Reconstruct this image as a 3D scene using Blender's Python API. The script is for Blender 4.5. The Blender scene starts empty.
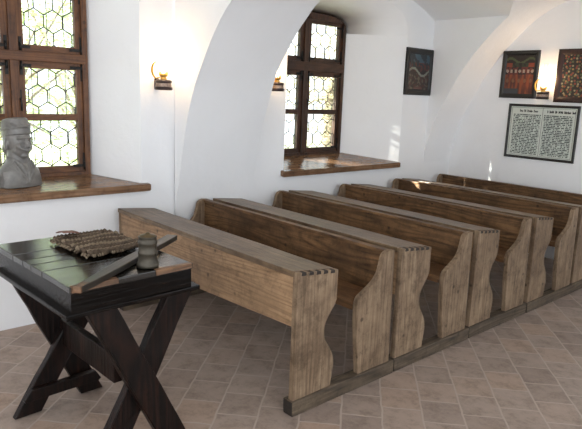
import bpy, bmesh, math, random
from mathutils import Vector, Matrix, noise
R = math.radians
PI = math.pi
rnd = random.Random(7)
scene = bpy.context.scene
COL = scene.collection
K = 0.9                      # the room is drawn at 1/0.9 of its real size and brought to real size at the end

# ------------------------------------------------------------------ materials
def nodes(name):
    m = bpy.data.materials.new(name); m.use_nodes = True
    nt = m.node_tree; nt.nodes.clear()
    out = nt.nodes.new('ShaderNodeOutputMaterial')
    return m, nt, out
def N(nt, t, **kw):
    n = nt.nodes.new(t)
    for k, v in kw.items():
        if k.startswith('i_'):
            n.inputs[k[2:].replace('_', ' ')].default_value = v
        else: setattr(n, k, v)
    return n
def L(nt, a, b): nt.links.new(a, b)
def ramp(nt, fac, stops):
    r = N(nt, 'ShaderNodeValToRGB'); e = r.color_ramp.elements
    while len(e) < len(stops): e.new(0.5)
    for el, (p, c) in zip(e, stops):
        el.position = p; el.color = (*c, 1) if len(c) == 3 else c
    L(nt, fac, r.inputs['Fac']); return r.outputs['Color']
def srgb(r, g, b):
    f = lambda c: (c/255/12.92) if c/255 <= .04045 else ((c/255+.055)/1.055)**2.4
    return (f(r), f(g), f(b))
def mix(nt, fac, a, b, mode='MIX'):
    m = N(nt, 'ShaderNodeMix', data_type='RGBA', blend_type=mode)
    if isinstance(fac, (int, float)): m.inputs[0].default_value = fac
    else: L(nt, fac, m.inputs[0])
    for s, v in ((m.inputs[6], a), (m.inputs[7], b)):
        if isinstance(v, tuple): s.default_value = (*v, 1)
        else: L(nt, v, s)
    return m.outputs[2]
def bsdf(nt, out, color, rough=.6, metallic=0, bump=None, bstr=.3, bdist=.01, spec=.5):
    b = N(nt, 'ShaderNodeBsdfPrincipled')
    if isinstance(color, tuple): b.inputs['Base Color'].default_value = (*color, 1)
    else: L(nt, color, b.inputs['Base Color'])
    if isinstance(rough, (int, float)): b.inputs['Roughness'].default_value = rough
    else: L(nt, rough, b.inputs['Roughness'])
    b.inputs['Metallic'].default_value = metallic
    b.inputs['Specular IOR Level'].default_value = spec
    if bump is not None:
        bp = N(nt, 'ShaderNodeBump'); bp.inputs['Strength'].default_value = bstr; bp.inputs['Distance'].default_value = bdist
        L(nt, bump, bp.inputs['Height']); L(nt, bp.outputs['Normal'], b.inputs['Normal'])
    L(nt, b.outputs['BSDF'], out.inputs['Surface'])
    return b
def objcoord(nt, scale=(1, 1, 1), rot=(0, 0, 0), randomize=True):
    tc = N(nt, 'ShaderNodeTexCoord')
    v = tc.outputs['Object']
    if randomize:
        oi = N(nt, 'ShaderNodeObjectInfo')
        ml = N(nt, 'ShaderNodeMath', operation='MULTIPLY'); ml.inputs[1].default_value = 37.0
        L(nt, oi.outputs['Random'], ml.inputs[0])
        ad = N(nt, 'ShaderNodeVectorMath', operation='ADD'); L(nt, v, ad.inputs[0]); L(nt, ml.outputs[0], ad.inputs[1])
        v = ad.outputs[0]
    mp = N(nt, 'ShaderNodeMapping'); mp.inputs['Scale'].default_value = scale; mp.inputs['Rotation'].default_value = rot
    L(nt, v, mp.inputs['Vector']); return mp.outputs['Vector'], v
def wood(name, dark, mid, light, axis='X', rough=.55, figure=.5, stain=.5, staincol=None, bstr=.35, spec=.4):
    m, nt, out = nodes(name)
    sc = {'X': (1.6, 34, 34), 'Y': (34, 1.6, 34), 'Z': (34, 34, 1.6)}[axis]
    v, raw = objcoord(nt, sc)
    n1 = N(nt, 'ShaderNodeTexNoise', i_Scale=1.6, i_Detail=6.0, i_Roughness=.62, i_Distortion=.35); L(nt, v, n1.inputs['Vector'])
    sc2 = {'X': (.55, 5.5, 5.5), 'Y': (5.5, .55, 5.5), 'Z': (5.5, 5.5, .55)}[axis]
    v2, _ = objcoord(nt, sc2)
    n2 = N(nt, 'ShaderNodeTexNoise', i_Scale=1.1, i_Detail=1.5, i_Roughness=.4); L(nt, v2, n2.inputs['Vector'])
    mu = N(nt, 'ShaderNodeMath', operation='MULTIPLY'); mu.inputs[1].default_value = 17.0; L(nt, n2.outputs['Fac'], mu.inputs[0])
    fr = N(nt, 'ShaderNodeMath', operation='PINGPONG'); fr.inputs[1].default_value = .5; L(nt, mu.outputs[0], fr.inputs[0])
    rings = N(nt, 'ShaderNodeMath', operation='MULTIPLY'); rings.inputs[1].default_value = 2.0; L(nt, fr.outputs[0], rings.inputs[0])
    base = ramp(nt, n1.outputs['Fac'], [(.25, dark), (.5, mid), (.75, light)])
    rc = ramp(nt, rings.outputs[0], [(0, tuple(c*.25 for c in dark)), (.14, dark), (.38, mid), (1, light)])
    col = mix(nt, figure, base, rc)
    n3 = N(nt, 'ShaderNodeTexNoise', i_Scale=3.2, i_Detail=5.0, i_Roughness=.7); L(nt, raw, n3.inputs['Vector'])
    st = ramp(nt, n3.outputs['Fac'], [(.42, (0, 0, 0)), (.66, (1, 1, 1))])
    ms = N(nt, 'ShaderNodeMath', operation='MULTIPLY'); ms.inputs[1].default_value = stain; L(nt, st, ms.inputs[0])
    col = mix(nt, ms.outputs[0], col, staincol or tuple(c*.45 for c in dark))
    n4 = N(nt, 'ShaderNodeTexNoise', i_Scale=11.0, i_Detail=10.0, i_Roughness=.8); L(nt, raw, n4.inputs['Vector'])
    gr_ = ramp(nt, n4.outputs['Fac'], [(.36, (.5, .48, .46)), (.5, (.98, .98, .98)), (.68, (1.2, 1.2, 1.2))])
    col = mix(nt, .8, col, gr_, 'MULTIPLY')
    # knots / pits
    vo = N(nt, 'ShaderNodeTexVoronoi', i_Scale=7.0, i_Randomness=1.0); L(nt, raw, vo.inputs['Vector'])
    kn = ramp(nt, vo.outputs['Distance'], [(.05, (1, 1, 1)), (.11, (0, 0, 0))])
    mk = N(nt, 'ShaderNodeMath', operation='MULTIPLY'); mk.inputs[1].default_value = .7; L(nt, kn, mk.inputs[0])
    col = mix(nt, mk.outputs[0], col, tuple(c*.3 for c in dark))
    bsdf(nt, out, col, rough, bump=n1.outputs['Fac'], bstr=bstr, bdist=.006, spec=spec)
    return m
def plain(name, col, rough=.5, metallic=0, noise_amt=.25, scale=14, bstr=.15, spec=.5):
    m, nt, out = nodes(name)
    v, _ = objcoord(nt)
    n = N(nt, 'ShaderNodeTexNoise', i_Scale=float(scale), i_Detail=5.0, i_Roughness=.65); L(nt, v, n.inputs['Vector'])
    a = tuple(c*(1-noise_amt) for c in col); b = tuple(min(1, c*(1+noise_amt)) for c in col)
    c = ramp(nt, n.outputs['Fac'], [(.3, a), (.7, b)])
    bsdf(nt, out, c, rough, metallic, n.outputs['Fac'], bstr, .004, spec)
    return m
def emit(name, col, s):
    m, nt, out = nodes(name); e = N(nt, 'ShaderNodeEmission', i_Strength=s); e.inputs['Color'].default_value = (*col, 1)
    L(nt, e.outputs[0], out.inputs['Surface']); return m
def glass(name, tint=(1, 1, 1), gloss=.06, rough=.08):
    m, nt, out = nodes(name)
    t = N(nt, 'ShaderNodeBsdfTransparent'); t.inputs['Color'].default_value = (*tint, 1)
    g = N(nt, 'ShaderNodeBsdfGlossy', i_Roughness=rough)
    v, _ = objcoord(nt)
    n = N(nt, 'ShaderNodeTexNoise', i_Scale=9.0, i_Detail=2.0); L(nt, v, n.inputs['Vector'])
    bp = N(nt, 'ShaderNodeBump'); bp.inputs['Strength'].default_value = .3; bp.inputs['Distance'].default_value = .01
    L(nt, n.outputs['Fac'], bp.inputs['Height']); L(nt, bp.outputs['Normal'], g.inputs['Normal'])
    mx = N(nt, 'ShaderNodeMixShader'); mx.inputs[0].default_value = gloss
    L(nt, t.outputs[0], mx.inputs[1]); L(nt, g.outputs[0], mx.inputs[2]); L(nt, mx.outputs[0], out.inputs['Surface'])
    return m
def plaster(name, col):
    m, nt, out = nodes(name)
    v, _ = objcoord(nt, randomize=False)
    n = N(nt, 'ShaderNodeTexNoise', i_Scale=2.2, i_Detail=6.0, i_Roughness=.6); L(nt, v, n.inputs['Vector'])
    c = ramp(nt, n.outputs['Fac'], [(.3, tuple(x*.965 for x in col)), (.7, col)])
    n2 = N(nt, 'ShaderNodeTexNoise', i_Scale=26.0, i_Detail=5.0, i_Roughness=.7); L(nt, v, n2.inputs['Vector'])
    ad = N(nt, 'ShaderNodeMath', operation='MULTIPLY_ADD'); ad.inputs[1].default_value = 6.0
    L(nt, n.outputs['Fac'], ad.inputs[0]); L(nt, n2.outputs['Fac'], ad.inputs[2])
    bsdf(nt, out, c, .85, bump=ad.outputs[0], bstr=.22, bdist=.008, spec=.2)
    return m
def floor_mat():
    m, nt, out = nodes('terracotta_tiles')
    v, raw = objcoord(nt, rot=(0, 0, R(48.5)), randomize=False)
    b = N(nt, 'ShaderNodeTexBrick', offset=.5, squash=1.0)
    b.inputs['Scale'].default_value = 1.0
    b.inputs['Mortar Size'].default_value = .006; b.inputs['Mortar Smooth'].default_value = .5
    b.inputs['Brick Width'].default_value = .208; b.inputs['Row Height'].default_value = .2
    b.inputs['Color1'].default_value = (0, 0, 0, 1); b.inputs['Color2'].default_value = (1, 1, 1, 1); b.inputs['Mortar'].default_value = (.5, .5, .5, 1)
    dn = N(nt, 'ShaderNodeTexNoise', i_Scale=9.0, i_Detail=3.0); L(nt, raw, dn.inputs['Vector'])
    ds = N(nt, 'ShaderNodeVectorMath', operation='SCALE'); ds.inputs['Scale'].default_value = .016; L(nt, dn.outputs['Color'], ds.inputs[0])
    da = N(nt, 'ShaderNodeVectorMath', operation='ADD'); L(nt, v, da.inputs[0]); L(nt, ds.outputs[0], da.inputs[1])
    L(nt, da.outputs[0], b.inputs['Vector'])
    tile = ramp(nt, b.outputs['Color'], [(0, srgb(136, 120, 110)), (.35, srgb(146, 130, 119)), (.7, srgb(151, 135, 124)), (1, srgb(156, 134, 118))])
    n = N(nt, 'ShaderNodeTexNoise', i_Scale=9.0, i_Detail=9.0, i_Roughness=.78); L(nt, raw, n.inputs['Vector'])
    spots = ramp(nt, n.outputs['Fac'], [(.33, (.6, .58, .56)), (.52, (1, 1, 1)), (.7, (1.15, 1.13, 1.11))])
    tile = mix(nt, 1.0, tile, spots, 'MULTIPLY')
    col = mix(nt, b.outputs['Fac'], tile, srgb(164, 149, 137))
    inv = N(nt, 'ShaderNodeMath', operation='SUBTRACT'); inv.inputs[0].default_value = 1.0; L(nt, b.outputs['Fac'], inv.inputs[1])
    ad = N(nt, 'ShaderNodeMath', operation='MULTIPLY_ADD'); ad.inputs[1].default_value = .6
    L(nt, n.outputs['Fac'], ad.inputs[0]); L(nt, inv.outputs[0], ad.inputs[2])
    bsdf(nt, out, col, .5, bump=ad.outputs[0], bstr=.35, bdist=.004, spec=.35)
    return m
def attr_mat(name, rough=.3):
    m, nt, out = nodes(name)
    a = N(nt, 'ShaderNodeVertexColor', layer_name='Col')
    bsdf(nt, out, a.outputs['Color'], rough, spec=.5); return m
def text_mat():
    m, nt, out = nodes('printed_page')
    tc = N(nt, 'ShaderNodeTexCoord'); sp = N(nt, 'ShaderNodeSeparateXYZ'); L(nt, tc.outputs['Object'], sp.inputs[0])
    rows = N(nt, 'ShaderNodeMath', operation='MULTIPLY'); rows.inputs[1].default_value = 62.0; L(nt, sp.outputs['Z'], rows.inputs[0])
    fl = N(nt, 'ShaderNodeMath', operation='FLOOR'); L(nt, rows.outputs[0], fl.inputs[0])
    fr = N(nt, 'ShaderNodeMath', operation='FRACT'); L(nt, rows.outputs[0], fr.inputs[0])
    line = N(nt, 'ShaderNodeMath', operation='LESS_THAN'); line.inputs[1].default_value = .62; L(nt, fr.outputs[0], line.inputs[0])
    cx = N(nt, 'ShaderNodeCombineXYZ'); mx = N(nt, 'ShaderNodeMath', operation='MULTIPLY'); mx.inputs[1].default_value = 75.0
    L(nt, sp.outputs['X'], mx.inputs[0]); L(nt, mx.outputs[0], cx.inputs[0])
    m7 = N(nt, 'ShaderNodeMath', operation='MULTIPLY'); m7.inputs[1].default_value = 7.31; L(nt, fl.outputs[0], m7.inputs[0]); L(nt, m7.outputs[0], cx.inputs[1])
    n = N(nt, 'ShaderNodeTexNoise', i_Scale=1.0, i_Detail=2.0); L(nt, cx.outputs[0], n.inputs['Vector'])
    th = N(nt, 'ShaderNodeMath', operation='GREATER_THAN'); th.inputs[1].default_value = .46; L(nt, n.outputs['Fac'], th.inputs[0])
    mm = N(nt, 'ShaderNodeMath', operation='MULTIPLY'); L(nt, line.outputs[0], mm.inputs[0]); L(nt, th.outputs[0], mm.inputs[1])
    col = mix(nt, mm.outputs[0], srgb(190, 198, 190), srgb(48, 54, 54))
    bsdf(nt, out, col, .5); return m
def leaf_mat(name, c1, c2):
    m, nt, out = nodes(name)
    v, _ = objcoord(nt)
    n = N(nt, 'ShaderNodeTexNoise', i_Scale=3.0, i_Detail=3.0); L(nt, v, n.inputs['Vector'])
    c = ramp(nt, n.outputs['Fac'], [(.35, c1), (.65, c2)])
    d = N(nt, 'ShaderNodeBsdfDiffuse'); t = N(nt, 'ShaderNodeBsdfTranslucent')
    L(nt, c, d.inputs[0]); L(nt, c, t.inputs[0])
    mx = N(nt, 'ShaderNodeMixShader'); mx.inputs[0].default_value = .5
    L(nt, d.outputs[0], mx.inputs[1]); L(nt, t.outputs[0], mx.inputs[2]); L(nt, mx.outputs[0], out.inputs['Surface']); return m

M = {}
M['plaster'] = plaster('white_plaster', (.84, .845, .86))
M['floor'] = floor_mat()
M['panel'] = wood('tan_pine_board', srgb(104, 80, 57), srgb(154, 123, 92), srgb(176, 145, 112), 'X', .55, .3, .5, srgb(112, 88, 66))
M['back'] = wood('brown_pine_board', srgb(52, 36, 24), srgb(108, 80, 53), srgb(134, 102, 70), 'X', .5, .36, .7, srgb(58, 42, 29), .4, .3)
M['top'] = wood('worn_grey_brown_board', srgb(62, 48, 35), srgb(112, 91, 69), srgb(146, 124, 98), 'X', .4, .25, .7, srgb(70, 53, 38))
M['end'] = wood('grey_brown_upright', srgb(72, 57, 43), srgb(125, 104, 83), srgb(154, 134, 110), 'Z', .65, .16, .75, srgb(88, 70, 54), .5, .25)
M['rail'] = wood('dark_worn_runner', srgb(44, 36, 28), srgb(80, 67, 53), srgb(112, 97, 79), 'Y', .65, .3, .5, srgb(40, 33, 27))
M['seat'] = wood('dark_brown_seat', srgb(70, 46, 28), srgb(108, 76, 48), srgb(134, 100, 66), 'X', .45, .35, .5, srgb(56, 40, 26))
M['winwood'] = wood('reddish_brown_window_wood', srgb(66, 38, 20), srgb(104, 65, 36), srgb(132, 88, 52), 'Z', .42, .3, .4, srgb(40, 22, 14))
M['winwood_h'] = wood('reddish_brown_rail_wood', srgb(66, 38, 20), srgb(104, 65, 36), srgb(132, 88, 52), 'Y', .42, .3, .4, srgb(40, 22, 14))
M['windark'] = wood('dark_brown_window_wood', srgb(36, 22, 15), srgb(62, 38, 25), srgb(92, 60, 40), 'Z', .42, .3, .4, srgb(24, 15, 10))
M['windark_h'] = wood('dark_brown_rail_wood', srgb(36, 22, 15), srgb(62, 38, 25), srgb(92, 60, 40), 'Y', .42, .3, .4, srgb(24, 15, 10))
M['sill'] = wood('worn_oak_sill', srgb(84, 58, 40), srgb(122, 90, 64), srgb(152, 122, 96), 'Y', .18, .25, .45, srgb(104, 86, 70), .15)
M['table'] = wood('black_painted_wood', srgb(8, 6, 5), srgb(13, 10, 9), srgb(30, 21, 16), 'Y', .13, .2, .3, srgb(9, 9, 8), .35, .14)
M['tabletop'] = wood('glossy_black_table_top', srgb(8, 6, 5), srgb(14, 12, 10), srgb(34, 28, 22), 'Y', .13, .2, .3, srgb(16, 22, 18), .3, 1.0)
M['tableleg'] = wood('dark_brown_black_leg_wood', srgb(8, 6, 5), srgb(18, 11, 9), srgb(52, 29, 20), 'Z', .42, .3, .55, srgb(8, 6, 5), .6, .2)
M['worn'] = wood('worn_bare_edge_wood', srgb(72, 50, 34), srgb(112, 82, 58), srgb(136, 104, 76), 'Y', .5, .3, .5, srgb(60, 42, 30))
M['iron'] = plain('black_iron', (.018, .017, .016), .45, .6, .3, 20)
M['lead'] = plain('lead_came', (.05, .055, .055), .5, .5, .2, 30)
M['grille'] = plain('rusty_grille_iron', (.12, .11, .10), .6, .3, .3, 30)
M['glass'] = glass('old_window_glass', (.97, .99, .97), .05, .06)
M['chimney'] = glass('lamp_chimney_glass', (1, .98, .93), .10, .04)
M['brass'] = plain('brass', srgb(196, 150, 76), .3, .9, .15, 20)
M['lampdark'] = plain('dark_lamp_body', srgb(44, 26, 22), .35, .2, .3, 30)
M['lampband'] = plain('patterned_lamp_band', srgb(150, 128, 112), .4, .2, .4, 60)
M['flame'] = emit('lamp_flame', (1, .74, .40), 9)
M['pewter'] = plain('pewter', srgb(66, 61, 52), .45, .5, .35, 18, .3)
M['potlid'] = plain('tarnished_brass', srgb(92, 78, 54), .4, .6, .3, 24)
M['endgrain'] = plain('dark_end_grain', srgb(38, 29, 22), .8, 0, .4, 40)
M['bust'] = plain('grey_patinated_plaster', srgb(116, 114, 111), .42, .12, .25, 16, .3)
M['cord'] = plain('brown_grey_cord', srgb(84, 71, 59), .85, 0, .4, 40, .4, .2)
M['cordlight'] = plain('pale_cord', srgb(122, 108, 90), .85, 0, .3, 40, .4, .2)
M['leather'] = plain('reddish_leather', srgb(112, 72, 58), .5, 0, .3, 24)
M['bar'] = wood('dark_grey_bar_wood', srgb(22, 20, 18), srgb(38, 35, 31), srgb(62, 57, 51), 'X', .35, .3, .4, srgb(24, 22, 20))
M['frame'] = plain('black_frame_wood', srgb(13, 10, 9), .35, 0, .3, 20)
M['framebrown'] = wood('dark_red_brown_frame', srgb(22, 11, 9), srgb(40, 18, 14), srgb(62, 28, 20), 'Z', .4, .3, .4)
M['paint'] = attr_mat('painted_icon', .42)
M['page'] = text_mat()
M['paper'] = plain('pale_paper', srgb(200, 206, 198), .6, 0, .04, 8)
M['ink'] = plain('black_ink', srgb(36, 40, 40), .6, 0, .1, 8)
M['leaf_a'] = leaf_mat('fresh_green_leaf', (.30, .40, .17), (.54, .62, .34))
M['leaf_b'] = leaf_mat('yellow_green_leaf', (.42, .39, .25), (.62, .58, .42))
M['bark'] = plain('grey_bark', srgb(120, 108, 92), .9, 0, .35, 12, .6)
M['grass'] = plain('garden_grass', (.50, .54, .36), .9, 0, .3, 6)

# ------------------------------------------------------------------ mesh helpers
def bm_new(): return bmesh.new()
def box(bm, x0, x1, y0, y1, z0, z1, mat=0, bev=0, segs=(1, 1, 1)):
    """box cut into segs pieces along each axis, optionally with bevelled edges"""
    g = bmesh.ops.create_cube(bm, size=1)
    vs = g['verts']
    for v in vs:
        v.co = Vector((x0+(v.co.x+.5)*(x1-x0), y0+(v.co.y+.5)*(y1-y0), z0+(v.co.z+.5)*(z1-z0)))
    fs = set(f for v in vs for f in v.link_faces)
    for f in fs: f.material_index = mat
    if bev:
        es = set(e for v in vs for e in v.link_edges)
        r = bmesh.ops.bevel(bm, geom=list(es), offset=bev, segments=2, affect='EDGES', profile=.6)
        vs = list(set(vs) | set(r['verts'])); vs = [v for v in vs if v.is_valid]
        for f in set(f for v in vs for f in v.link_faces): f.material_index = mat
    for ax in range(3):
        lo, hi = ((x0, x1), (y0, y1), (z0, z1))[ax]
        for i in range(1, segs[ax]):
            geom = []
            vs = [v for v in vs if v.is_valid]
            fset = set(f for v in vs for f in v.link_faces)
            eset = set(e for f in fset for e in f.edges); vset = set(v for f in fset for v in f.verts)
            n = Vector((0, 0, 0)); n[ax] = 1; p = Vector((0, 0, 0)); p[ax] = lo+(hi-lo)*i/segs[ax]
            r = bmesh.ops.bisect_plane(bm, geom=list(vset)+list(eset)+list(fset), plane_co=p, plane_no=n)
            vs = list(vset)+[g for g in r['geom_cut'] if isinstance(g, bmesh.types.BMVert)]
    return [v for v in vs if v.is_valid]
def prism(bm, pts, axis, a, b, mat=0, bev=0):
    """polygon pts (2-D) extruded along axis from a to b"""
    def P(u, v, w):
        return {'x': Vector((w, u, v)), 'y': Vector((u, w, v)), 'z': Vector((u, v, w))}[axis]
    A = [bm.verts.new(P(u, v, a)) for u, v in pts]; B = [bm.verts.new(P(u, v, b)) for u, v in pts]
    n = len(pts); fs = [bm.faces.new(A), bm.faces.new(B[::-1])]
    for i in range(n): fs.append(bm.faces.new((A[i], B[i], B[(i+1) % n], A[(i+1) % n])))
    for f in fs: f.material_index = mat
    bmesh.ops.recalc_face_normals(bm, faces=fs)
    if bev:
        es = set(fs[0].edges) | set(fs[1].edges)
        bmesh.ops.bevel(bm, geom=list(es), offset=bev, segments=2, affect='EDGES', profile=.6)
    return A+B
def lathe(bm, prof, seg=24, c=(0, 0, 0), mat=0):
    rings = []
    for r, z in prof:
        if r < 1e-6: rings.append([bm.verts.new(Vector((c[0], c[1], c[2]+z)))])
        else: rings.append([bm.verts.new(Vector((c[0]+r*math.cos(2*PI*i/seg), c[1]+r*math.sin(2*PI*i/seg), c[2]+z))) for i in range(seg)])
    for a, b in zip(rings, rings[1:]):
        for i in range(seg):
            j = (i+1) % seg
            if len(a) == 1 and len(b) == 1: continue
            if len(a) == 1: f = bm.faces.new((a[0], b[j], b[i]))
            elif len(b) == 1: f = bm.faces.new((a[i], a[j], b[0]))
            else: f = bm.faces.new((a[i], a[j], b[j], b[i]))
            f.material_index = mat; f.smooth = True
def tube(bm, pts, rad, seg=8, mat=0, cap=True, radii=None):
    pts = [Vector(p) for p in pts]; rings = []
    up = Vector((0, 0, 1))
    for i, p in enumerate(pts):
        t = (pts[min(i+1, len(pts)-1)]-pts[max(i-1, 0)]).normalized()
        u = t.cross(up)
        if u.length < .05: u = t.cross(Vector((1, 0, 0)))
        u.normalize(); w = u.cross(t)
        r = radii[i] if radii else rad
        rings.append([bm.verts.new(p+(u*math.cos(2*PI*k/seg)+w*math.sin(2*PI*k/seg))*r) for k in range(seg)])
    for a, b in zip(rings, rings[1:]):
        for k in range(seg):
            f = bm.faces.new((a[k], a[(k+1) % seg], b[(k+1) % seg], b[k])); f.material_index = mat; f.smooth = True
    if cap:
        for f in (bm.faces.new(rings[0][::-1]), bm.faces.new(rings[-1])): f.material_index = mat
def wobble(vs, amp=.003, sc=3.0, seed=0):
    o = Vector((seed*3.1, seed*7.7, seed*1.3))
    for v in vs: v.co += noise.noise_vector(v.co*sc+o)*amp
def catmull(P, n=6):
    out = []
    for i in range(len(P)-1):
        p0 = P[max(i-1, 0)]; p1 = P[i]; p2 = P[i+1]; p3 = P[min(i+2, len(P)-1)]
        for k in range(n):
            t = k/n
            out.append(tuple(.5*((2*b)+(-a+c)*t+(2*a-5*b+4*c-d)*t*t+(-a+3*b-3*c+d)*t**3) for a, b, c, d in zip(p0, p1, p2, p3)))
    out.append(tuple(P[-1])); return out
def obj(name, bm, mats, parent=None, smooth=False, recalc=True):
    if recalc: bmesh.ops.recalc_face_normals(bm, faces=bm.faces[:])
    me = bpy.data.meshes.new(name); bm.to_mesh(me); bm.free()
    for m in (mats if isinstance(mats, (list, tuple)) else [mats]): me.materials.append(M[m] if isinstance(m, str) else m)
    if smooth:
        for p in me.polygons: p.use_smooth = True
    o = bpy.data.objects.new(name, me); COL.objects.link(o)
    if parent: o.parent = parent
    return o
def empty(name, loc=(0, 0, 0), rz=0):
    o = bpy.data.objects.new(name, None); COL.objects.link(o); o.location = loc; o.rotation_euler = (0, 0, rz)
    o.empty_display_size = .1; return o
def tag(o, label, cat, group=None):
    o['label'] = label; o['category'] = cat
    if group: o['group'] = group
    return o
def structure(o): o['kind'] = 'structure'; return o
def copy_tree(o, parent=None):
    c = o.copy(); COL.objects.link(c)
    if parent: c.parent = parent
    for ch in list(o.children): copy_tree(ch, c)
    return c

# ------------------------------------------------------------------ the shell
XW, XI = -.08, -.50          # room face of the left wall; plane of the windows
YB = 4.50                    # back wall
TOP = 3.35
bm = bm_new()
for i in range(1):
    vs = [bm.verts.new(p) for p in ((-.6, -4.2, 0), (6.2, -4.2, 0), (6.2, 4.7, 0), (-.6, 4.7, 0), (-.6, -4.2, -.08), (6.2, -4.2, -.08), (6.2, 4.7, -.08), (-.6, 4.7, -.08))]
    for f in ((0, 1, 2, 3), (7, 6, 5, 4), (0, 4, 5, 1), (1, 5, 6, 2), (2, 6, 7, 3), (3, 7, 4, 0)): bm.faces.new([vs[k] for k in f])
structure(obj('floor', bm, 'floor'))

def arc_outline(y0, y1, zb0, zb1, zs, ztop, n=14, p=2.0):
    """opening: right bottom, up, over a basket arch, down to left bottom"""
    pts = [(y1, zb1)]
    for k in range(1, 4): pts.append((y1, zb1+(zs-zb1)*k/4))
    yc = (y0+y1)/2; a = (y1-y0)/2
    for k in range(n+1):
        t = PI*k/n
        c, s = math.cos(t), math.sin(t)
        pts.append((yc+a*math.copysign(abs(c)**(2/p), c), zs+(ztop-zs)*abs(s)**(2/p)))
    for k in range(3, 0, -1): pts.append((y0, zb0+(zs-zb0)*k/4))
    pts.append((y0, zb0)); return pts
out1 = arc_outline(-1.36, .235, .94, .94, 2.42, 2.72)
in1 = arc_outline(-1.11, -.015, .99, .99, 2.42, 2.52, p=3.4)
out2 = arc_outline(1.72, 3.47, .95, .95, 2.36, 2.73, p=2.6)
in2 = arc_outline(1.735, 2.875, 1.05, 1.05, 2.36, 2.52, p=3.4)
bm = bm_new()
def sheet(bm, x, outlines):
    edges = []
    rect = [(-4.2, 0), (4.6, 0), (4.6, TOP), (-4.2, TOP)]
    loops = []
    for pl in [rect]+outlines:
        vs = [bm.verts.new((x, y, z)) for y, z in pl]
        es = [bm.edges.new((vs[i], vs[(i+1) % len(vs)])) for i in range(len(vs))]
        edges += es; loops.append(vs)
    bmesh.ops.triangle_fill(bm, edges=edges, use_beauty=True)
    return loops
la = sheet(bm, XW, [out1, out2]); lb = sheet(bm, XI, [in1, in2])
for A, B in zip(la[1:], lb[1:]):
    n = len(A)
    for i in range(n):
        f = bm.faces.new((A[i], A[(i+1) % n], B[(i+1) % n], B[i]))
        f.smooth = 4 <= i <= 17
for A, B in ((la[0], lb[0]),):
    for i in range(4): bm.faces.new((A[i], A[(i+1) % 4], B[(i+1) % 4], B[i]))
structure(obj('wall_left', bm, 'plaster'))
bm = bm_new(); box(bm, -.5, 6.2, YB, YB+.3, 0, TOP)
structure(obj('wall_back', bm, 'plaster'))

bm = bm_new(); box(bm, -.6, 2.6, -4.3, -4.2, 0, TOP)
structure(obj('wall_rear', bm, 'plaster'))

# vaults: barrels running away from the left wall, bay by bay
H2 = .30
def zc2(y): return 2.58+H2*(1-((y-2.67)/1.28)**2)
def zc1(y): return 2.58+.42*(1-((y+1.4)/1.93)**2) if y > -1.4 else 3.0
A2 = catmull([(-.08, .95), (-.05, 1.186), (.03, 1.45), (.157, 1.70), (.29, 1.95), (.406, 2.12), (.54, 2.285), (.70, 2.455), (.88, 2.61), (1.13, 2.745), (1.45, 2.84), (1.9, 2.87), (2.6, 2.875)], 4)
A2 = A2+[(5.2-x, z) for x, z in A2[::-1][1:]]
def arch2_z(x):
    for (xa, za), (xb, zb) in zip(A2, A2[1:]):
        if xa <= x <= xb: return za+(zb-za)*(x-xa)/(xb-xa+1e-9)
    return .9
def ynear(z): return 3.95 if z <= 2.58 else 2.67+1.28*math.sqrt(max(0, 1-(z-2.58)/H2))
bm = bm_new()
ys1 = [-4.2, -3, -2.2, -1.4]+[-1.4+1.93*k/16 for k in range(1, 17)]
xs = [XW-.1, 6.2]
g = [[bm.verts.new((x, y, zc1(y))) for y in ys1] for x in xs]
for j in range(len(ys1)-1):
    f = bm.faces.new((g[0][j], g[0][j+1], g[1][j+1], g[1][j])); f.smooth = True
# bay 2: ends on the back arch, cut away where that arch rises above the springing
xa = [XW-.1]+[x for x, z in A2 if x > XW+.001]+[6.2]
rows = []
for x in xa:
    ye = ynear(arch2_z(x)); 
    rows.append([bm.verts.new((x, 1.35+(ye-1.35)*k/28, zc2(1.35+(ye-1.35)*k/28))) for k in range(29)])
for a, b in zip(rows, rows[1:]):
    for k in range(28):
        f = bm.faces.new((a[k], a[k+1], b[k+1], b[k])); f.smooth = True
structure(obj('ceiling', bm, 'plaster'))

# arch between the bays (front edge wider than the rear one)
def resample(P, n):
    d = [0]
    for a, b in zip(P, P[1:]): d.append(d[-1]+math.dist(a, b))
    out = []
    for k in range(n+1):
        t = d[-1]*k/n; i = max(j for j in range(len(d)) if d[j] <= t+1e-9); i = min(i, len(P)-2)
        u = (t-d[i])/(d[i+1]-d[i]+1e-12); out.append(tuple(a+(b-a)*u for a, b in zip(P[i], P[i+1])))
    return out
N1 = catmull([(-.07, 0), (-.068, .5), (-.045, .82), (-.005, .98), (.069, 1.309), (.14, 1.547), (.212, 1.722), (.302, 1.869), (.466, 2.105), (.676, 2.312), (1.02, 2.47), (1.5, 2.56), (2.0, 2.59), (2.6, 2.60)], 5)
F1 = catmull([(-.07, 0), (-.068, .8), (-.045, 1.1), (.022, 1.349), (.107, 1.596), (.20, 1.84), (.308, 2.01), (.446, 2.181), (.578, 2.311), (.72, 2.42), (1.1, 2.56), (1.7, 2.66), (2.6, 2.70)], 5)
N1 = resample(N1, 48); F1 = resample(F1, 48)
N1 += [(5.2-x, z) for x, z in N1[::-1][1:]]; F1 += [(5.2-x, z) for x, z in F1[::-1][1:]]
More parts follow.
